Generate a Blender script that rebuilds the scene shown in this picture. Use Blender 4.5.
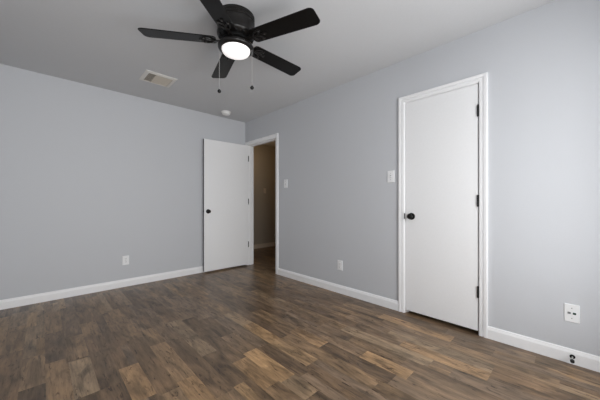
import bpy, bmesh, math, random
from mathutils import Vector, Matrix

for o in list(bpy.data.objects):
    bpy.data.objects.remove(o)
S = bpy.context.scene
COL = S.collection
PI = math.pi

# ------------------------------------------------------------------ camera, world, lights, exposure
cam_d = bpy.data.cameras.new('camera')
cam = bpy.data.objects.new('camera', cam_d)
COL.objects.link(cam)
cam.location = (-2.52, -3.973, 1.06)
cam.rotation_euler = (PI / 2, 0, math.radians(-43.95))
cam_d.sensor_width = 36.0
cam_d.lens = 267.5 / 600 * 36.0
cam_d.shift_y = 2.8 / 600
cam_d.clip_start = 0.02
S.camera = cam

S.view_settings.view_transform = 'Standard'
S.view_settings.look = 'None'
S.view_settings.gamma = 1.0
S.view_settings.use_curve_mapping = False
S.view_settings.exposure = 0.0
S.cycles.diffuse_bounces = 8
S.cycles.max_bounces = 12

W = bpy.data.worlds.new('world')
S.world = W
W.use_nodes = True
W.node_tree.nodes['Background'].inputs['Color'].default_value = (0.75, 0.86, 1.0, 1)
W.node_tree.nodes['Background'].inputs['Strength'].default_value = 1.3

def area_lamp(name, loc, rot, sx, sy, power, color, spread):
    d = bpy.data.lights.new(name, 'AREA')
    d.shape = 'RECTANGLE'
    d.size, d.size_y = sx, sy
    d.energy = power
    d.color = color
    d.spread = math.radians(spread)
    o = bpy.data.objects.new(name, d)
    COL.objects.link(o)
    o.location = loc
    o.rotation_euler = rot
    return o

# daylight through the first window; second window and lamp added to balance the light
WINDOWS = [(-1.46, -0.48, 0.30, 2.10, 39.5, 170), (-2.80, -2.00, 0.60, 2.05, 26.5, 120)]   # x0, x1, z0, z1, watts, spread
for wx0, wx1, wz0, wz1, watts, spread in WINDOWS:
    area_lamp('window_daylight', ((wx0 + wx1) / 2, -4.53, (wz0 + wz1) / 2), (PI / 2, 0, 0),
              wx1 - wx0 - 0.02, wz1 - wz0 - 0.02, watts, (1.0, 0.99, 0.975), spread)
# warm lamp far back in the hallway
hl = bpy.data.lights.new('hall_lamp', 'POINT')
hl.energy = 3.2
hl.color = (1.0, 0.66, 0.33)
hl.shadow_soft_size = 0.08
hlo = bpy.data.objects.new('hall_lamp', hl)
COL.objects.link(hlo)
hlo.location = (0.50, 0.72, 2.0)

# ------------------------------------------------------------------ materials
def new_mat(name):
    m = bpy.data.materials.new(name)
    m.use_nodes = True
    return m, m.node_tree, m.node_tree.nodes['Principled BSDF']

def paint(name, color, rough=0.6, noise_scale=120.0, bump=0.0, var=0.03, spec=0.5, metal=0.0):
    m, nt, b = new_mat(name)
    tc = nt.nodes.new('ShaderNodeTexCoord')
    n = nt.nodes.new('ShaderNodeTexNoise')
    n.inputs['Scale'].default_value = noise_scale
    n.inputs['Detail'].default_value = 3
    nt.links.new(tc.outputs['Object'], n.inputs['Vector'])
    r = nt.nodes.new('ShaderNodeValToRGB')
    r.color_ramp.elements[0].position = 0.3
    r.color_ramp.elements[1].position = 0.7
    lo, hi = 1 - var, 1 + var
    r.color_ramp.elements[0].color = (color[0] * lo, color[1] * lo, color[2] * lo, 1)
    r.color_ramp.elements[1].color = (color[0] * hi, color[1] * hi, color[2] * hi, 1)
    nt.links.new(n.outputs['Fac'], r.inputs['Fac'])
    nt.links.new(r.outputs['Color'], b.inputs['Base Color'])
    b.inputs['Roughness'].default_value = rough
    b.inputs['Specular IOR Level'].default_value = spec
    b.inputs['Metallic'].default_value = metal
    if bump:
        bp = nt.nodes.new('ShaderNodeBump')
        bp.inputs['Strength'].default_value = bump
        bp.inputs['Distance'].default_value = 0.002
        nt.links.new(n.outputs['Fac'], bp.inputs['Height'])
        nt.links.new(bp.outputs['Normal'], b.inputs['Normal'])
    return m

M_WALL = paint('grey_wall_paint', (0.570, 0.583, 0.607), 0.75, 140, 0.12, 0.01, 0.3)
M_HALL = paint('hall_beige_paint', (0.47, 0.42, 0.35), 0.75, 140, 0.12, 0.01, 0.3)  # beige puts part of the hall's warm dim light into the wall colour
M_HALL_TRIM = paint('hall_tan_trim', (0.74, 0.65, 0.54), 0.5, 30, 0, 0.01, 0.3)  # tan tint paints warm dim light onto the hall baseboard and switch
M_CEIL = paint('ceiling_paint', (0.615, 0.62, 0.63), 0.85, 90, 0.15, 0.012, 0.2)
M_TRIM = paint('white_trim_paint', (0.89, 0.89, 0.895), 0.4, 30, 0.02, 0.01, 0.4)
M_DOOR = paint('white_door_paint', (0.857, 0.859, 0.862), 0.5, 60, 0.03, 0.01, 0.35)
M_EDGE_SHADE = paint('unpainted_door_edge', (0.13, 0.13, 0.13), 0.7, 60, 0, 0.05, 0.2)  # dark grey paints the shade at the door's free edge and gap
M_PLASTIC = paint('white_plastic', (0.84, 0.845, 0.85), 0.35, 40, 0, 0.01)
M_PLASTIC_GREY = paint('shaded_slot_plastic', (0.33, 0.33, 0.33), 0.5, 40, 0, 0.02)
M_BLACK = paint('black_hardware', (0.006, 0.006, 0.006), 0.34, 60, 0, 0.1, 0.25)
M_BRONZE = paint('oil_rubbed_bronze', (0.009, 0.008, 0.0075), 0.33, 40, 0, 0.15, 0.35)
M_BLADE = paint('black_fan_blade', (0.005, 0.0044, 0.0042), 0.34, 25, 0, 0.15, 0.2)
M_STEEL = paint('steel_chain', (0.55, 0.54, 0.53), 0.4, 200, 0, 0.03, 0.5, 0.6)
M_SCREW = paint('dark_screw_steel', (0.12, 0.115, 0.11), 0.4, 200, 0, 0.03, 0.5, 0.8)
M_RUBBER = paint('black_rubber', (0.012, 0.012, 0.012), 0.7, 60, 0, 0.1)
M_JACK_GREEN = paint('dark_green_jack', (0.01, 0.045, 0.03), 0.4, 60, 0, 0.1)
M_JACK_GREY = paint('grey_jack', (0.16, 0.17, 0.18), 0.4, 60, 0, 0.1)
M_VENT = paint('vent_paint', (0.74, 0.72, 0.68), 0.5, 40, 0, 0.02)
M_LOUVER = paint('louver_paint', (0.56, 0.51, 0.44), 0.5, 40, 0, 0.03)
M_VENT_IN = paint('vent_duct', (0.11, 0.095, 0.08), 0.7, 30, 0, 0.15)
M_DET = paint('smoke_detector_plastic', (0.88, 0.875, 0.86), 0.5, 40, 0, 0.01)
M_DARK = paint('closet_paint', (0.35, 0.36, 0.38), 0.8, 60, 0, 0.02)

def lamp_glass():
    m, nt, b = new_mat('lit_opal_glass')
    b.inputs['Base Color'].default_value = (0.9, 0.88, 0.86, 1)
    b.inputs['Roughness'].default_value = 0.35
    tc = nt.nodes.new('ShaderNodeTexCoord')
    n = nt.nodes.new('ShaderNodeTexNoise')
    n.inputs['Scale'].default_value = 6
    nt.links.new(tc.outputs['Object'], n.inputs['Vector'])
    mx = nt.nodes.new('ShaderNodeMix')
    mx.data_type = 'RGBA'
    mx.inputs[6].default_value = (1.0, 0.93, 0.905, 1)
    mx.inputs[7].default_value = (1.0, 0.97, 0.955, 1)
    nt.links.new(n.outputs['Fac'], mx.inputs[0])
    nt.links.new(mx.outputs[2], b.inputs['Emission Color'])
    b.inputs['Emission Strength'].default_value = 0.66
    return m
M_LAMP = lamp_glass()

def window_glass():
    m, nt, b = new_mat('window_glass')
    out = nt.nodes['Material Output']
    t = nt.nodes.new('ShaderNodeBsdfTransparent')
    g = nt.nodes.new('ShaderNodeBsdfGlossy')
    g.inputs['Roughness'].default_value = 0.02
    mx = nt.nodes.new('ShaderNodeMixShader')
    mx.inputs[0].default_value = 0.06
    nt.links.new(t.outputs[0], mx.inputs[1])
    nt.links.new(g.outputs[0], mx.inputs[2])
    nt.links.new(mx.outputs[0], out.inputs['Surface'])
    return m
M_GLASS = window_glass()

def laminate():
    m, nt, b = new_mat('laminate_planks')
    N, L = nt.nodes, nt.links
    def math_node(op, a=None, c=None):
        n = N.new('ShaderNodeMath'); n.operation = op
        for i, v in enumerate((a, c)):
            if v is None: continue
            if isinstance(v, (int, float)): n.inputs[i].default_value = v
            else: L.new(v, n.inputs[i])
        return n.outputs[0]
    at = N.new('ShaderNodeAttribute'); at.attribute_name = 'tone'
    sh = N.new('ShaderNodeAttribute'); sh.attribute_name = 'shift'
    tc = N.new('ShaderNodeTexCoord')
    # every plank reads its own stretch of wood grain
    add = N.new('ShaderNodeVectorMath'); add.operation = 'ADD'
    L.new(tc.outputs['Object'], add.inputs[0]); L.new(sh.outputs['Vector'], add.inputs[1])
    def stretched(sx, sy, detail, rough, dist=0.0):
        mp = N.new('ShaderNodeMapping'); mp.inputs['Scale'].default_value = (sx, sy, 1)
        L.new(add.outputs[0], mp.inputs['Vector'])
        n = N.new('ShaderNodeTexNoise')
        n.inputs['Scale'].default_value = 1.0
        n.inputs['Detail'].default_value = detail
        n.inputs['Roughness'].default_value = rough
        n.inputs['Distortion'].default_value = dist
        L.new(mp.outputs[0], n.inputs['Vector'])
        return n.outputs['Fac']
    def ramp(src, stops):
        r = N.new('ShaderNodeValToRGB')
        while len(r.color_ramp.elements) < len(stops): r.color_ramp.elements.new(0.5)
        for e, (p, v) in zip(r.color_ramp.elements, stops):
            e.position = p; e.color = (v, v, v, 1) if not isinstance(v, tuple) else (*v, 1)
        L.new(src, r.inputs['Fac'])
        return r.outputs['Color']
    blot = ramp(stretched(11, 3.0, 4, 0.55, 0.9), [(0.33, (0.50, 0.495, 0.49)), (0.5, (0.97, 0.965, 0.96)), (0.67, (1.38, 1.35, 1.31))])
    grain = ramp(stretched(60, 5, 6, 0.75, 0.3), [(0.33, 0.36), (0.43, 0.84), (0.56, 1.06), (0.70, 1.26)])
    knots = ramp(stretched(40, 9, 4, 0.65, 1.2), [(0.34, (0.34, 0.30, 0.27)), (0.40, (0.97, 0.97, 0.97)), (1.0, (1, 1, 1))])
    def mul(a, c):
        n = N.new('ShaderNodeMix'); n.data_type = 'RGBA'; n.blend_type = 'MULTIPLY'; n.inputs[0].default_value = 1
        n.clamp_result = False
        L.new(a, n.inputs[6]); L.new(c, n.inputs[7]); return n.outputs[2]
    col = mul(mul(mul(at.outputs['Color'], blot), grain), knots)
    L.new(col, b.inputs['Base Color'])
    rg = math_node('MULTIPLY_ADD', stretched(30, 5, 3, 0.5), 0.12); 
    rg.node.inputs[2].default_value = 0.27
    L.new(rg, b.inputs['Roughness'])
    b.inputs['Specular IOR Level'].default_value = 0.4
    bp = N.new('ShaderNodeBump'); bp.inputs['Strength'].default_value = 0.12; bp.inputs['Distance'].default_value = 0.001
    L.new(grain, bp.inputs['Height']); L.new(bp.outputs['Normal'], b.inputs['Normal'])
    return m
M_FLOOR = laminate()

# ------------------------------------------------------------------ mesh helpers
def box(bm, x0, x1, y0, y1, z0, z1):
    vs = [bm.verts.new((x, y, z)) for z in (z0, z1) for y in (y0, y1) for x in (x0, x1)]
    for f in ((0, 2, 3, 1), (4, 5, 7, 6), (0, 1, 5, 4), (2, 6, 7, 3), (0, 4, 6, 2), (1, 3, 7, 5)):
        bm.faces.new([vs[i] for i in f])
    return vs

def bevel_all(bm, w, seg=2):
    bmesh.ops.bevel(bm, geom=bm.edges[:], offset=w, segments=seg, profile=0.6, affect='EDGES')

def lathe(bm, prof, seg=48, mat=None, cap=True):
    """revolve (r, z) pairs about local Z; mat places the result"""
    mat = mat or Matrix()
    rings = []
    for r, z in prof:
        if r < 1e-6:
            rings.append([bm.verts.new(mat @ Vector((0, 0, z)))])
        else:
            rings.append([bm.verts.new(mat @ Vector((r * math.cos(2 * PI * i / seg), r * math.sin(2 * PI * i / seg), z))) for i in range(seg)])
    for a, c in zip(rings, rings[1:]):
        for i in range(seg):
            j = (i + 1) % seg
            if len(a) == 1 and len(c) == 1: continue
            if len(a) == 1: bm.faces.new((a[0], c[i], c[j]))
            elif len(c) == 1: bm.faces.new((a[i], a[j], c[0]))
            else: bm.faces.new((a[i], a[j], c[j], c[i]))
    if cap:
        for r in (rings[0], rings[-1]):
            if len(r) > 1: bm.faces.new(r)

def tube(bm, pts, rad, seg=8, closed=False):
    pts = [Vector(p) for p in pts]
    n = len(pts)
    rings = []
    for i, p in enumerate(pts):
        if closed: t = pts[(i + 1) % n] - pts[i - 1]
        else: t = pts[min(i + 1, n - 1)] - pts[max(i - 1, 0)]
        t.normalize()
        up = Vector((0, 0, 1)) if abs(t.z) < 0.9 else Vector((1, 0, 0))
        u = t.cross(up).normalized(); v = t.cross(u).normalized()
        rings.append([bm.verts.new(p + rad * (math.cos(2 * PI * k / seg) * u + math.sin(2 * PI * k / seg) * v)) for k in range(seg)])
    for i in range(n if closed else n - 1):
        a, c = rings[i], rings[(i + 1) % n]
        for k in range(seg):
            l = (k + 1) % seg
            bm.faces.new((a[k], a[l], c[l], c[k]))
    if not closed:
        bm.faces.new(rings[0]); bm.faces.new(rings[-1])

def prism(bm, outline, z0, z1, mat=None):
    mat = mat or Matrix()
    a = [bm.verts.new(mat @ Vector((x, y, z0))) for x, y in outline]
    c = [bm.verts.new(mat @ Vector((x, y, z1))) for x, y in outline]
    n = len(outline)
    for i in range(n):
        j = (i + 1) % n
        bm.faces.new((a[i], a[j], c[j], c[i]))
    bm.faces.new(a); bm.faces.new(c)

def obj(name, bm, mat, parent=None, loc=None, smooth=False, rot=None):
    bmesh.ops.recalc_face_normals(bm, faces=bm.faces[:])
    me = bpy.data.meshes.new(name)
    bm.to_mesh(me); bm.free()
    me.materials.append(mat)
    if smooth:
        for p in me.polygons: p.use_smooth = True
        me.set_sharp_from_angle(angle=math.radians(38))
    o = bpy.data.objects.new(name, me)
    COL.objects.link(o)
    if parent: o.parent = parent
    if loc is not None: o.location = loc
    if rot is not None: o.rotation_euler = rot
    return o

def tag(o, label, cat, kind=None, group=None):
    o['label'] = label; o['category'] = cat
    if kind: o['kind'] = kind
    if group: o['group'] = group
    return o

def empty(name, loc, rot=(0, 0, 0)):
    o = bpy.data.objects.new(name, None)
    o.empty_display_size = 0.05
    COL.objects.link(o)
    o.location = loc; o.rotation_euler = rot
    return o

def rot_to(axis):
    """matrix that turns +Z to the given axis"""
    return Vector((0, 0, 1)).rotation_difference(Vector(axis)).to_matrix().to_4x4()

# ------------------------------------------------------------------ the room
XW, YS, H = -2.95, -4.44, 2.44          # west wall, south wall, ceiling height
T = 0.115                               # wall thickness
HX1, HY0, HY1 = 1.75, -1.9, 1.2         # hallway
D1A, D1B = -0.080, -0.838               # hall door opening (y)
D2A, D2B = -2.819, -3.423               # closet door opening (y)
DH1, DH2 = 2.032, 2.022

# floor: strips of laminate running along y, each plank with a tone of its own
def make_floor():
    rnd = random.Random(11)
    bm = bmesh.new()
    pitch = 0.111
    tones, shifts = [], []
    palette = [((0.150, 0.112, 0.083), 3), ((0.205, 0.155, 0.112), 3), ((0.178, 0.140, 0.112), 4), ((0.122, 0.093, 0.073), 3),
               ((0.225, 0.182, 0.142), 2), ((0.255, 0.192, 0.132), 1.4), ((0.165, 0.135, 0.116), 2.5)]
    avg = (0.185, 0.142, 0.108)
    palette = [(tuple(a + (p - a) * 0.85 for p, a in zip(c, avg)), w) for c, w in palette]
    pal = [p for p, w in palette for _ in range(int(w * 10))]
    LIGHT, TAN, GREY, DARK, MID = (0.36, 0.262, 0.172), (0.30, 0.218, 0.146), (0.235, 0.195, 0.157), (0.125, 0.096, 0.075), (0.205, 0.158, 0.118)
    # planks that stand out in the room: x of the strip, y from, y to, tone
    marked = [(-1.45, -2.345, -2.76, LIGHT), (-1.56, -2.39, -2.74, TAN), (-1.245, -1.97, -2.36, LIGHT), (-1.86, -2.335, -2.80, TAN),
              (-1.96, -2.38, -2.9, MID), (-1.67, -1.46, -2.175, GREY), (-1.67, -2.18, -2.6, DARK), (-1.56, -1.5, -2.39, DARK),
              (-2.385, -1.19, -1.62, MID), (-2.19, -1.60, -1.95, TAN), (-2.08, -1.95, -2.35, TAN), (-2.60, -1.37, -1.80, MID),
              (-2.60, -1.8, -2.2, DARK), (-2.385, -1.63, -2.1, GREY), (-2.50, -1.0, -1.55, DARK), (-2.28, -1.6, -2.1, DARK),
              (-0.26, -2.69, -3.30, TAN), (-0.90, -2.93, -3.26, LIGHT), (-0.81, -2.75, -3.17, MID), (-1.06, -2.33, -2.66, TAN),
              (-1.06, -2.67, -3.2, DARK), (-1.34, -2.36, -2.8, DARK), (-0.71, -2.6, -3.3, GREY), (-0.48, -2.9, -3.6, GREY),
              (-0.60, -3.05, -3.6, TAN), (-0.36, -3.31, -3.9, MID)]
    x = 0.03
    k = 0
    xmin = XW - 0.02
    xs = []
    x = T + HX1
    edges = [-1.395 + 0.111 * i for i in range(-15, 30)]
    edges = [e for e in edges if xmin < e < HX1 + 0.1]
    edges = [xmin] + edges + [HX1 + 0.1]
    for x0, x1 in zip(edges, edges[1:]):
        y_lo, y_hi = (YS - 0.05, 0.02) if x1 < 0.02 else (YS - 0.05, HY1 + 0.05)
        mine = sorted([m for m in marked if x0 <= m[0] < x1], key=lambda m: m[2])
        segs = []
        y = y_lo - rnd.uniform(0, 0.5)
        while y < y_hi:
            nxt = next((m for m in mine if m[2] >= y - 1e-4), None)
            ln = rnd.choice((0.32, 0.42, 0.55, 0.68, 0.8))
            if nxt and y + ln > nxt[2] - 0.12:
                if nxt[2] - y > 0.02: segs.append((y, nxt[2], None))
                segs.append((nxt[2], nxt[1], nxt[3]))
                y = nxt[1]; mine.remove(nxt)
                mine = [m for m in mine if m[2] >= y - 1e-3]
            else:
                segs.append((y, y + ln, None)); y += ln
        for a, c, tone in segs:
            a, c = max(a, y_lo), min(c, y_hi)
            if c - a < 0.003: continue
            fixed = tone is not None
            if fixed:
                tone = tuple(a_ + (p - a_) * 0.9 for p, a_ in zip(tone, avg))
            if tone is None:
                tone = rnd.choice(pal)
            # some strips are printed as two narrow boards side by side
            cut = x0 + (x1 - x0) * rnd.choice((0.42, 0.55, 0.6))
            halves = [(x0, x1)] if fixed or rnd.random() > 0.38 else [(x0, cut), (cut, x1)]
            for h0, h1 in halves:
                tn = tone if h0 == x0 else rnd.choice(pal)
                v = rnd.uniform(0.92, 1.08)
                bm.faces.new([bm.verts.new(p) for p in ((h0, a, 0), (h1, a, 0), (h1, c, 0), (h0, c, 0))])
                tones.append((tn[0] * v * 1.17, tn[1] * v * 1.005, tn[2] * v * 0.775, 1))
                shifts.append((rnd.uniform(0, 40), rnd.uniform(0, 40), 0))
    n_planks = len(tones)
    # sub-floor underneath, so the floor is solid
    box(bm, xmin, HX1 + 0.1, YS - 0.05, HY1 + 0.05, -0.09, -0.004)
    me = bpy.data.meshes.new('floor')
    bm.to_mesh(me); bm.free()
    me.materials.append(M_FLOOR)
    ta = me.attributes.new('tone', 'FLOAT_COLOR', 'FACE')
    sa = me.attributes.new('shift', 'FLOAT_VECTOR', 'FACE')
    for i in range(len(me.polygons)):
        ta.data[i].color = tones[i] if i < n_planks else (0.15, 0.12, 0.1, 1)
        sa.data[i].vector = shifts[i] if i < n_planks else (0, 0, 0)
    o = bpy.data.objects.new('floor', me)
    COL.objects.link(o)
    return o
tag(make_floor(), 'brown rustic wood laminate floor of mixed light and dark planks', 'floor', 'structure')

bm = bmesh.new(); box(bm, XW - T, HX1 + 0.1, YS - T, HY1 + 0.1, H, H + 0.1)
tag(obj('ceiling', bm, M_CEIL), 'smooth white-grey ceiling above the fan', 'ceiling', 'structure')

bm = bmesh.new(); box(bm, XW - T, 0.0, 0.0, T, -0.05, H)
tag(obj('wall_left', bm, M_WALL), 'plain grey wall left of the room corner, behind the open door', 'wall', 'structure')

bm = bmesh.new()
box(bm, 0, T, D1A + 0.02, HY1 + 0.1, -0.05, H)
box(bm, 0, T, D1B - 0.02, D1A + 0.02, DH1 + 0.02, H)
box(bm, 0, T, D2A + 0.02, D1B - 0.02, -0.05, H)
box(bm, 0, T, D2B - 0.02, D2A + 0.02, DH2 + 0.02, H)
box(bm, 0, T, YS - T, D2B - 0.02, -0.05, H)
tag(obj('wall_right', bm, M_WALL), 'long grey wall holding the doorway and the closed white door', 'wall', 'structure')

bm = bmesh.new(); box(bm, XW - T, XW, YS - T, 0.0, -0.05, H)
tag(obj('wall_near', bm, M_WALL), 'grey side wall beside the camera, opposite the closed door', 'wall', 'structure')

bm = bmesh.new()
we, ww = WINDOWS
box(bm, XW, ww[0], YS - T, YS, -0.05, H); box(bm, ww[1], we[0], YS - T, YS, -0.05, H); box(bm, we[1], 0, YS - T, YS, -0.05, H)
for q in WINDOWS:
    box(bm, q[0], q[1], YS - T, YS, -0.05, q[2]); box(bm, q[0], q[1], YS - T, YS, q[3], H)
tag(obj('wall_back', bm, M_WALL), 'grey wall with two windows behind the camera', 'wall', 'structure')

# hallway shell and closet shell
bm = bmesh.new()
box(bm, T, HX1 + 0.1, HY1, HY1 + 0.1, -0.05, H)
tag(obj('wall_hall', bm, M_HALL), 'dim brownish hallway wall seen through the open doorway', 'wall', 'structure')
bm = bmesh.new()
box(bm, HX1, HX1 + 0.1, HY0 - 0.1, HY1, -0.05, H)
box(bm, T, HX1, HY0 - 0.1, HY0, -0.05, H)
tag(obj('wall_hall_side', bm, M_HALL), 'hallway side wall hidden beyond the doorway', 'wall', 'structure')
bm = bmesh.new()
box(bm, 0.72, 0.80, -4.3, -2.1, -0.05, H); box(bm, T, 0.72, -2.18, -2.1, -0.05, H); box(bm, T, 0.72, -4.3, -4.22, -0.05, H)
tag(obj('wall_closet', bm, M_DARK), 'closet wall hidden behind the closed white door', 'wall', 'structure')

# baseboards: profile (thickness, z)
BB = [(0.0, 0.0), (0.013, 0.0), (0.013, 0.068), (0.0115, 0.074), (0.008, 0.082), (0.0065, 0.090), (0.003, 0.094), (0.0, 0.095)]
def baseboard(name, p0, p1, nrm, label, mat=None):
    bm = bmesh.new()
    nrm = Vector(nrm)
    a = [bm.verts.new(Vector(p0) + nrm * t + Vector((0, 0, z))) for t, z in BB]
    c = [bm.verts.new(Vector(p1) + nrm * t + Vector((0, 0, z))) for t, z in BB]
    n = len(BB)
    for i in range(n):
        j = (i + 1) % n
        bm.faces.new((a[i], a[j], c[j], c[i]))
    bm.faces.new(a); bm.faces.new(c)
    return tag(obj(name, bm, mat or M_TRIM), label, 'baseboard', 'structure')
CW = 0.062                               # casing width with its reveal
baseboard('baseboard_left', (XW, 0, 0), (-0.016, 0, 0), (0, -1, 0), 'white baseboard along the foot of the left wall')
baseboard('baseboard_right', (0, D1B - CW - 0.001, 0), (0, D2A + CW + 0.001, 0), (-1, 0, 0), 'white baseboard between the dark doorway and the closed door')
baseboard('baseboard_right.001', (0, D2B - CW - 0.001, 0), (0, YS, 0), (-1, 0, 0), 'white baseboard right of the closed door, carrying the door stop')
baseboard('baseboard_near', (XW, YS, 0), (XW, -0.013, 0), (1, 0, 0), 'white baseboard on the wall beside the camera')
baseboard('baseboard_back', (XW + 0.013, YS, 0), (-0.013, YS, 0), (0, 1, 0), 'white baseboard under the windows behind the camera')
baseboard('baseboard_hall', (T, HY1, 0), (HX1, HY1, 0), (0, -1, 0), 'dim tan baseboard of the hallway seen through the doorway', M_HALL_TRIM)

# door frames: moulded casing swept round the opening with mitred corners, jambs and stops
CAS = [(0.005, 0.0), (0.005, 0.008), (0.008, 0.0105), (0.027, 0.0120), (0.0285, 0.0045), (0.0335, 0.0045), (0.0355, 0.0140), (0.052, 0.0165), (0.060, 0.015), (0.062, 0.011), (0.062, 0.0)]
def door_frame(name, ya, yb, zt, label, leaf_back):
    bm = bmesh.new()
    loops = []
    for (y, z, sy, sz) in ((ya, 0, 1, 0), (ya, zt, 1, 1), (yb, zt, -1, 1), (yb, 0, -1, 0)):
        loops.append([bm.verts.new((-t, y + sy * o, z + sz * o)) for o, t in CAS])
    n = len(CAS)
    for a, c in zip(loops, loops[1:]):
        for i in range(n):
            j = (i + 1) % n
            bm.faces.new((a[i], a[j], c[j], c[i]))
    bm.faces.new(loops[0]); bm.faces.new(loops[-1])
    root = tag(obj(name, bm, M_TRIM), label, 'door frame', 'structure')
    bm = bmesh.new()
    e = 0.0005
    box(bm, -e, T + e, ya, ya + 0.02, 0, zt + 0.02)
    box(bm, -e, T + e, yb - 0.02, yb, 0, zt + 0.02)
    box(bm, -e, T + e, yb, ya, zt, zt + 0.02)
    s = leaf_back
    box(bm, s, s + 0.035, ya - 0.011, ya, 0, zt); box(bm, s, s + 0.035, yb, yb + 0.011, 0, zt)
    box(bm, s, s + 0.035, yb + 0.011, ya - 0.011, zt - 0.011, zt)
    obj('jamb', bm, M_TRIM, root)
    return root
tr1 = door_frame('trim_1', D1A, D1B, DH1, 'white moulded door casing round the open dark hall doorway', 0.040)
tr2 = door_frame('trim_2', D2A, D2B, DH2, 'white moulded door casing round the closed right-hand door', 0.040)
bm = bmesh.new(); box(bm, -0.010, 0.002, D2A + 0.0005, D2A + 0.0052, 0.906, 0.958); bevel_all(bm, 0.0008, 1)
o = obj('strike_plate', bm, M_BLACK, tr2); o['label'] = 'black strike plate'
bm = bmesh.new(); box(bm, 0.004, 0.030, D1B - 0.0005, D1B + 0.001, 0.90, 0.957)
o = obj('strike_plate', bm, M_BLACK, tr1); o['label'] = 'black strike plate'

# knob: rosette, neck and rounded knob revolved about the spindle
KNOB = [(0.0, 0.0), (0.031, 0.0), (0.033, 0.002), (0.032, 0.006), (0.024, 0.009), (0.013, 0.011), (0.0115, 0.018)]
def knob(parent, loc, axis, length=0.056):
    m = rot_to(axis)
    bm = bmesh.new(); lathe(bm, KNOB[:-2] + [(0.0, 0.010)], 36, m)
    o = obj('knob', bm, M_BLACK, parent, loc, True)
    o['label'] = 'black door knob'
    k = length / 0.056
    bm = bmesh.new()
    lathe(bm, [(0.0, 0.009), (0.0125, 0.009), (0.011, 0.020 * k), (0.014, 0.025 * k), (0.0215, 0.030 * k), (0.0255, 0.037 * k), (0.0265, 0.043 * k),
               (0.0245, 0.049 * k), (0.018, 0.054 * k), (0.008, 0.056 * k), (0.0, 0.0562 * k)], 36, m)
    obj('knob_grip', bm, M_BLACK, o, None, True)
    return o

def hinge(parent, loc, plate):
    bm = bmesh.new()
    for k in range(5):
        z0 = -0.0455 + k * 0.0182
        lathe(bm, [(0.0065, z0 + 0.0004), (0.0065, z0 + 0.0178)], 16)
    lathe(bm, [(0.0, 0.0495), (0.004, 0.048), (0.0055, 0.0455)], 16); lathe(bm, [(0.0055, -0.0455), (0.004, -0.048), (0.0, -0.0495)], 16)
    x0, x1, y0, y1 = plate
    box(bm, x0, x1, y0, y1, -0.0455, 0.0455)
    o = obj('hinge', bm, M_BLACK, parent, loc, True)
    o['label'] = 'black hinge'
    return o

# closed closet door: origin at the hinge-side foot
bm = bmesh.new()
LW2 = (D2A - 0.003) - (D2B + 0.006)
box(bm, 0.0005, 0.0355, 0, LW2, 0.031, DH2 - 0.004); bevel_all(bm, 0.0015, 2)
d2 = obj('door_2', bm, M_DOOR, None, (0, D2B + 0.006, 0))
tag(d2, 'closed flat white slab door in the right wall', 'door', 'structure')
knob(d2, (0.0005, LW2 - 0.060, 0.932), (-1, 0, 0))
for z in (1.800, 1.076, 0.345):
    hinge(d2, (-0.0055, -0.0025, z), (0.004, 0.006, -0.003, 0.002))

# open hall door folded back in front of the left wall: local x runs from hinge to free edge
LW1 = 0.755
ang = math.atan2(0.027, -0.764)
bm = bmesh.new(); box(bm, 0, LW1, -0.035, 0, 0.024, 2.024); bevel_all(bm, 0.0015, 2)
d1 = obj('door_1', bm, M_DOOR, None, (-0.018, -0.116, 0), False, (0, 0, ang))
tag(d1, 'open flat white slab door standing before the left wall', 'door', 'structure')
knob(d1, (LW1 - 0.062, 0.0, 0.930), (0, 1, 0))
knob(d1, (LW1 - 0.062, -0.035, 0.930), (0, -1, 0), 0.044)
bm = bmesh.new(); box(bm, LW1 - 0.0002, LW1 + 0.0005, -0.0335, -0.0015, 0.026, 2.022)  # thin strip carrying the painted edge shade
o = obj('edge_strip', bm, M_EDGE_SHADE, d1); o['label'] = 'dark grey unpainted free edge'
bm = bmesh.new(); box(bm, LW1 - 0.0003, LW1 + 0.001, -0.029, -0.006, 0.902, 0.958)
box(bm, LW1, LW1 + 0.010, -0.023, -0.012, 0.922, 0.938)
o = obj('latch_plate', bm, M_BLACK, d1); o['label'] = 'black latch plate'
for z in (1.805, 1.082, 0.360):
    hinge(d1, (-0.0065, 0.0015, z), (-0.003, 0.0, -0.030, -0.003))

# window behind the camera, and the unseen second one added for its light
def rect_frame(bm, x0, x1, z0, z1, w, y0, y1):
    box(bm, x0, x1, y0, y1, z0, z0 + w); box(bm, x0, x1, y0, y1, z1 - w, z1)
    box(bm, x0, x0 + w, y0, y1, z0 + w, z1 - w); box(bm, x1 - w, x1, y0, y1, z0 + w, z1 - w)
for k, (wx0, wx1, wz0, wz1, _, _) in enumerate(WINDOWS):
    bm = bmesh.new()
    rect_frame(bm, wx0, wx1, wz0, wz1, 0.03, YS - 0.08, YS - 0.03)
    box(bm, wx0 + 0.03, wx1 - 0.03, YS - 0.08, YS - 0.03, (wz0 + wz1) / 2 - 0.018, (wz0 + wz1) / 2 + 0.018)
    win = tag(obj('window_%d' % (k + 1), bm, M_TRIM), ('white sash window behind the camera, nearer the closed door', 'white sash window right behind the camera')[k], 'window', 'structure')
    bm = bmesh.new(); box(bm, wx0 + 0.03, wx1 - 0.03, YS - 0.058, YS - 0.054, wz0 + 0.03, wz1 - 0.03)
    obj('pane', bm, M_GLASS, win)
    bm = bmesh.new(); box(bm, wx0 - 0.04, wx1 + 0.04, YS - 0.03, YS + 0.03, wz0 - 0.018, wz0 + 0.002)
    obj('window_sill', bm, M_TRIM, win)

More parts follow.
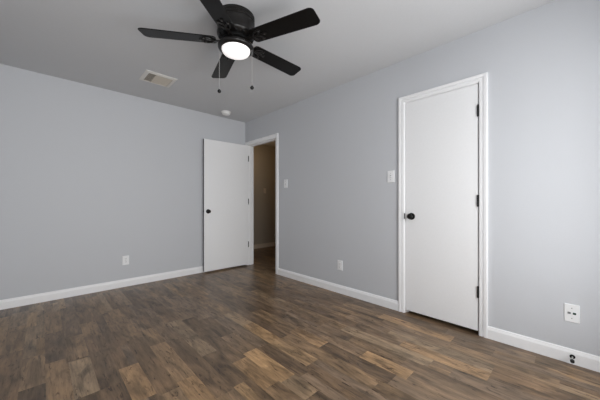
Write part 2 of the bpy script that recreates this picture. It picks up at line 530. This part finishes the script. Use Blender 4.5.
# ------------------------------------------------------------------ ceiling fan
FX, FY = -1.4806, -2.2085
fan = tag(empty('ceiling_fan', (FX, FY, H)), 'black five-blade flush ceiling fan with a lit round white lamp', 'ceiling fan')
bm = bmesh.new()
lathe(bm, [(0.0, 0.0), (0.137, 0.0), (0.137, -0.018), (0.1335, -0.021), (0.1335, -0.028), (0.137, -0.031), (0.137, -0.040), (0.1335, -0.043),
           (0.1335, -0.050), (0.137, -0.053), (0.137, -0.062), (0.135, -0.066), (0.135, -0.125), (0.1375, -0.129), (0.1375, -0.138), (0.133, -0.146),
           (0.118, -0.158), (0.105, -0.166), (0.0, -0.166)], 64)
o = obj('motor_housing', bm, M_BRONZE, fan, None, True)
bm = bmesh.new()
for k in range(15):
    a = 2 * PI * k / 15
    m = Matrix.Rotation(a, 4, 'Z')
    vs = box(bm, 0.098, 0.125, -0.008, 0.008, -0.1665, -0.152)
    for v in vs: v.co = m @ v.co
lathe(bm, [(0.095, -0.1660), (0.103, -0.1660), (0.103, -0.1685), (0.095, -0.1685)], 48, cap=False)
obj('vent_grille', bm, M_BLACK, o)
bm = bmesh.new()
lathe(bm, [(0.0, -0.164), (0.092, -0.164), (0.096, -0.168), (0.096, -0.180), (0.090, -0.184), (0.066, -0.188), (0.062, -0.194), (0.062, -0.205), (0.0, -0.205)], 56)
obj('flywheel', bm, M_BLACK, fan, None, True)
bm = bmesh.new()
lathe(bm, [(0.060, -0.203), (0.085, -0.206), (0.112, -0.210), (0.126, -0.215), (0.1305, -0.222), (0.1305, -0.231), (0.128, -0.238), (0.121, -0.243), (0.1075, -0.247), (0.1045, -0.245), (0.1035, -0.218), (0.060, -0.215)], 64, cap=False)
lk = obj('lamp_ring', bm, M_BRONZE, fan, None, True)
bm = bmesh.new()
lathe(bm, [(0.1025, -0.225), (0.1025, -0.247), (0.1005, -0.257), (0.093, -0.267), (0.076, -0.2755), (0.050, -0.2805), (0.02, -0.2830), (0.0, -0.2834)], 64)
o = obj('lamp_shade', bm, M_LAMP, fan, None, True); o['label'] = 'lit round white glass'

# blade: outline in its own plane, x along the blade
def blade_outline():
    r0, r1, w0, w1 = 0.142, 0.650, 0.060, 0.069
    pts = []
    def arc(cx, cy, r, a0, a1, n=7):
        for i in range(n + 1):
            a = math.radians(a0 + (a1 - a0) * i / n)
            pts.append((cx + r * math.cos(a), cy + r * math.sin(a)))
    arc(r0 + 0.026, -w0 + 0.026, 0.026, 180, 267)
    arc(r1 - 0.035, -w1 + 0.034, 0.034, 272, 345)
    arc(r1 - 0.028, w1 - 0.034, 0.034, 15, 88)
    arc(r0 + 0.026, w0 - 0.026, 0.026, 93, 180)
    return pts
BANG = [math.radians(-25.9 + 72 * k - 43.95) for k in range(5)]
ZB = -0.1825
blade0 = None
def bracket_mesh():
    bm = bmesh.new()
    # arm from the flywheel, splitting into a scrolled openwork foot screwed under the blade
    prism(bm, [(0.075, -0.016), (0.12, -0.013), (0.165, -0.010), (0.165, 0.010), (0.12, 0.013), (0.075, 0.016)], -0.010, -0.003)
    def loop(cx, cy, rx, ry, rot, rad):
        c, s = math.cos(rot), math.sin(rot)
        tube(bm, [(cx + rx * math.cos(t) * c - ry * math.sin(t) * s, cy + rx * math.cos(t) * s + ry * math.sin(t) * c, -0.0075) for t in [2 * PI * i / 24 for i in range(24)]], rad, 8, True)
    loop(0.193, 0.022, 0.033, 0.014, 0.45, 0.0052)
    loop(0.193, -0.022, 0.033, 0.014, -0.45, 0.0052)
    tube(bm, [(0.155, 0, -0.0075), (0.19, 0, -0.0075), (0.252, 0, -0.0075)], 0.0065, 8)
    for px, py in ((0.226, 0.036), (0.226, -0.036), (0.252, 0.0)):
        lathe(bm, [(0.0, -0.004), (0.0115, -0.004), (0.0115, -0.010), (0.008, -0.0125), (0.0, -0.0125)], 20, Matrix.Translation((px, py, 0)))
    return bm
for k, a in enumerate(BANG):
    if k == 0:
        bm = bmesh.new(); prism(bm, blade_outline(), -0.003, 0.003)
        bmesh.ops.bevel(bm, geom=[e for e in bm.edges if abs(e.verts[0].co.z - e.verts[1].co.z) < 1e-6], offset=0.0012, segments=1, affect='EDGES')
        bl = obj('blade', bm, M_BLADE, fan)
        br = obj('blade_bracket', bracket_mesh(), M_BRONZE, bl, None, True)
        blade0 = [bl, br]
        for px, py in ((0.226, 0.036), (0.226, -0.036), (0.252, 0.0)):
            bm = bmesh.new()
            lathe(bm, [(0.0, -0.0125), (0.0048, -0.0125), (0.0042, -0.0145), (0.0, -0.0152)], 14)
            sc = obj('screw', bm, M_SCREW, bl, (px, py, 0), True); sc['label'] = 'dull metal screw head'
            blade0.append(sc)
    else:
        bl = blade0[0].copy(); COL.objects.link(bl); bl.parent = fan
        for s in blade0[1:]:
            c = s.copy(); COL.objects.link(c); c.parent = bl
    bl.location = (0, 0, ZB)
    bl.rotation_euler = (Matrix.Rotation(a, 4, 'Z') @ Matrix.Rotation(math.radians(-9.5), 4, 'X')).to_euler()

# two pull chains, one on each side of the lamp as the camera faces it
Rv = Vector((math.sin(math.radians(46.05)), -math.cos(math.radians(46.05)), 0))
for side, off, drop in ((-1, 0.1245, 0.548), (1, 0.1190, 0.522)):
    p = Rv * (side * off)
    bm = bmesh.new()
    z = -0.222
    tube(bm, [(p.x * 0.93, p.y * 0.93, -0.222), (p.x * 0.985, p.y * 0.985, -0.221), (p.x, p.y, -0.226), (p.x, p.y, -0.24), (p.x, p.y, -drop + 0.014)], 0.0009, 6)
    z = -0.226
    while z > -drop + 0.012:
        bmesh.ops.create_icosphere(bm, subdivisions=1, radius=0.0019, matrix=Matrix.Translation((p.x, p.y, z)))
        z -= 0.0034
    ch = obj('pull_chain', bm, M_STEEL, fan, None, True); ch['label'] = 'thin steel pull chain'
    bm = bmesh.new()
    lathe(bm, [(0.0, 0.017), (0.003, 0.016), (0.0045, 0.012), (0.0105, 0.007), (0.0140, 0.0), (0.0125, -0.007), (0.008, -0.0125), (0.0, -0.014)], 20,
          Matrix.Translation((p.x, p.y, -drop)))
    o = obj('chain_pull', bm, M_BLACK, ch, None, True); o['label'] = 'black pull bob'

# ------------------------------------------------------------------ ceiling register
vx0, vx1, vy0, vy1 = -1.745, -1.43, -0.875, -0.575
vent = tag(empty('ceiling_vent', ((vx0 + vx1) / 2, (vy0 + vy1) / 2, H)), 'white metal air register in the ceiling left of the fan', 'vent')
hx, hy = (vx1 - vx0) / 2, (vy1 - vy0) / 2
bm = bmesh.new()
b_ = 0.036
for (ax, ay, bx, by) in ((-hx, -hy, hx, -hy), (hx, -hy, hx, hy), (hx, hy, -hx, hy), (-hx, hy, -hx, -hy)):
    def inn(x, y): return (x - math.copysign(b_, x), y - math.copysign(b_, y))
    o1, o2 = (ax, ay), (bx, by); i1, i2 = inn(ax, ay), inn(bx, by)
    q = lambda p, s, z: (p[0] * s, p[1] * s, z)
    vs = [bm.verts.new((o1[0], o1[1], 0)), bm.verts.new((o2[0], o2[1], 0)), bm.verts.new((i2[0], i2[1], 0)), bm.verts.new((i1[0], i1[1], 0)),
          bm.verts.new((o1[0], o1[1], -0.004)), bm.verts.new((o2[0], o2[1], -0.004)), bm.verts.new((i2[0], i2[1], -0.012)), bm.verts.new((i1[0], i1[1], -0.012))]
    for f in ((0, 1, 2, 3), (4, 5, 6, 7), (0, 1, 5, 4), (1, 2, 6, 5), (2, 3, 7, 6), (3, 0, 4, 7)):
        bm.faces.new([vs[i] for i in f])
obj('frame', bm, M_VENT, vent)
bm = bmesh.new(); box(bm, -hx + 0.02, hx - 0.02, -hy + 0.02, hy - 0.02, -0.0015, 0.0)
obj('backing', bm, M_VENT_IN, vent)
bm = bmesh.new()
def slat(bm, x0, x1, y0, y1, tilt, along):
    cx, cy = (x0 + x1) / 2, (y0 + y1) / 2
    vs = box(bm, x0, x1, y0, y1, -0.0068, -0.0052)
    m = Matrix.Translation((cx, cy, -0.006)) @ Matrix.Rotation(tilt, 4, 'X' if along == 'x' else 'Y') @ Matrix.Translation((-cx, -cy, 0.006))
    for v in vs: v.co = m @ v.co
ix0, ix1, iy0, iy1 = -hx + 0.033, hx - 0.033, -hy + 0.033, hy - 0.033
for k in range(6):                                   # short slats across the end nearest the near wall
    x = ix0 + 0.006 + k * 0.0115
    slat(bm, x - 0.004, x + 0.004, iy0, iy1, math.radians(55), 'y')
xm = ix0 + 0.074
box(bm, xm - 0.002, xm + 0.002, iy0, iy1, -0.011, -0.0015)
for k in range(13):                                  # long slats
    y = iy0 + 0.009 + k * (iy1 - iy0 - 0.018) / 12
    slat(bm, xm + 0.002, ix1, y - 0.0055, y + 0.0055, math.radians(-32), 'x')
o = obj('louvers', bm, M_LOUVER, vent); o['label'] = 'beige louvers'

# ------------------------------------------------------------------ smoke detector
det = tag(empty('smoke_detector', (-0.507, -0.268, H)), 'small round white smoke detector on the ceiling near the corner', 'smoke detector')
bm = bmesh.new(); lathe(bm, [(0.0, 0.0), (0.072, 0.0), (0.072, -0.010), (0.064, -0.012), (0.0, -0.012)], 40)
obj('base', bm, M_DET, det, None, True)
bm = bmesh.new()
lathe(bm, [(0.0, -0.012), (0.058, -0.012), (0.058, -0.018), (0.055, -0.019), (0.055, -0.022), (0.060, -0.023), (0.059, -0.034), (0.050, -0.041), (0.030, -0.044), (0.0, -0.045)], 40)
obj('cover', bm, M_DET, det, None, True)

# ------------------------------------------------------------------ wall plates: local frame x = across, y = out of the wall, z = up
def plate_mesh(w, h):
    bm = bmesh.new()
    vs = box(bm, -w / 2, w / 2, 0, 0.006, -h / 2, h / 2)
    for v in vs:
        if v.co.y > 0.003: v.co.x *= 1 - 0.005 / w; v.co.z *= 1 - 0.005 / h
    bevel_all(bm, 0.0012, 2)
    return bm
def screw(parent, z, x=0.0):
    bm = bmesh.new(); lathe(bm, [(0.0, 0.0055), (0.0034, 0.0055), (0.003, 0.0068), (0.0, 0.0072)], 14, rot_to((0, 1, 0)))
    return obj('screw', bm, M_PLASTIC_GREY, parent, (x, 0, z), True)

RIGHT = (0, 0, PI / 2)        # turns local +y to face -x (a plate on the right wall)
LEFT = (0, 0, PI)             # local +y faces -y (a plate on the left wall)

def light_switch(loc, rot, label, tilt=18, mat=None):
    mat = mat or M_PLASTIC
    t = tag(empty('light_switch', loc, rot), label, 'light switch')
    obj('plate', plate_mesh(0.074, 0.120), mat, t)
    bm = bmesh.new(); box(bm, -0.0055, 0.0055, 0.004, 0.0066, -0.0125, 0.0125)
    obj('slot', bm, M_PLASTIC_GREY, t)
    bm = bmesh.new()
    vs = box(bm, -0.004, 0.004, 0.003, 0.017, -0.005, 0.005)
    m = Matrix.Rotation(math.radians(tilt), 4, 'X')
    for v in vs: v.co = m @ v.co
    obj('toggle', bm, mat, t)
    screw(t, 0.030); screw(t, -0.030)
    return t
light_switch((0, -1.066, 1.335), RIGHT, 'white light switch just right of the hall doorway')
light_switch((0, -2.674, 1.324), RIGHT, 'white light switch beside the casing of the closed door', -18)
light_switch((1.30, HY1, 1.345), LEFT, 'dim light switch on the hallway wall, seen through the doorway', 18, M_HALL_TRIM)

def outlet(loc, rot, label):
    t = tag(empty('wall_outlet', loc, rot), label, 'outlet', None, 'duplex wall outlets')
    obj('plate', plate_mesh(0.074, 0.116), M_PLASTIC, t)
    for s in (1, -1):
        bm = bmesh.new()
        pts = []
        for i in range(24):
            a = 2 * PI * i / 24
            pts.append((0.0172 * math.cos(a), max(-0.0128, min(0.0128, 0.0172 * math.sin(a)))))
        prism(bm, pts, 0.005, 0.0082, Matrix.Translation((0, 0, s * 0.0195)) @ Matrix.Rotation(PI / 2, 4, 'X') @ Matrix.Scale(-1, 4, (0, 0, 1)))
        r = obj('receptacle', bm, M_PLASTIC, t)
        bm = bmesh.new()
        z = s * 0.0195
        box(bm, -0.0075, -0.0052, 0.008, 0.0085, z - 0.002, z + 0.0065)
        box(bm, 0.0052, 0.0075, 0.008, 0.0085, z - 0.001, z + 0.0060)
        lathe(bm, [(0.0, 0.008), (0.0025, 0.008), (0.0025, 0.0085), (0.0, 0.0085)], 12, Matrix.Translation((0, 0, z - 0.007)) @ rot_to((0, 1, 0)))
        obj('slot', bm, M_RUBBER, r)
    screw(t, 0.0)
    return t
outlet((-1.758, 0, 0.332), LEFT, 'white power outlet low on the left wall')
outlet((0, -2.037, 0.327), RIGHT, 'white power outlet between the doorway and the closed door')

dp = tag(empty('data_plate', (0, -3.947, 0.331), RIGHT), 'white wall plate with two dark jacks, right of the closed door', 'wall plate')
obj('plate', plate_mesh(0.074, 0.118), M_PLASTIC, dp)
for x, m, l in ((-0.0125, M_JACK_GREEN, 'dark green jack'), (0.0125, M_JACK_GREY, 'grey jack')):
    bm = bmesh.new()
    x0, x1, z0, z1 = x - 0.0075, x + 0.0075, -0.0062, 0.0066
    box(bm, x0, x1, 0.004, 0.0078, z0, z0 + 0.002); box(bm, x0, x1, 0.004, 0.0078, z1 - 0.002, z1)
    box(bm, x0, x0 + 0.002, 0.004, 0.0078, z0 + 0.002, z1 - 0.002); box(bm, x1 - 0.002, x1, 0.004, 0.0078, z0 + 0.002, z1 - 0.002)
    box(bm, x0 + 0.002, x1 - 0.002, 0.004, 0.0062, z0 + 0.002, z1 - 0.002)
    j = obj('jack', bm, m, dp); j['label'] = l
screw(dp, 0.033); screw(dp, -0.033)

# ------------------------------------------------------------------ door stop on the baseboard
ds = tag(empty('door_stop', (-0.013, -3.950, 0.050), (0, 0, 0)), 'small black rod door stop on the baseboard under the jack plate', 'door stop')
mx = rot_to((-1, 0, -0.04))
bm = bmesh.new(); lathe(bm, [(0.0, 0.0), (0.0135, 0.0), (0.0135, 0.003), (0.009, 0.006), (0.0, 0.006)], 24, mx)
obj('base', bm, M_BLACK, ds, None, True)
bm = bmesh.new(); lathe(bm, [(0.0, 0.004), (0.0042, 0.004), (0.0042, 0.060), (0.0, 0.060)], 14, mx)
obj('rod', bm, M_STEEL, ds, None, True)
bm = bmesh.new(); lathe(bm, [(0.0, 0.056), (0.009, 0.056), (0.0105, 0.058), (0.0105, 0.074), (0.008, 0.077), (0.0, 0.0775)], 24, mx)
obj('tip', bm, M_RUBBER, ds, None, True)
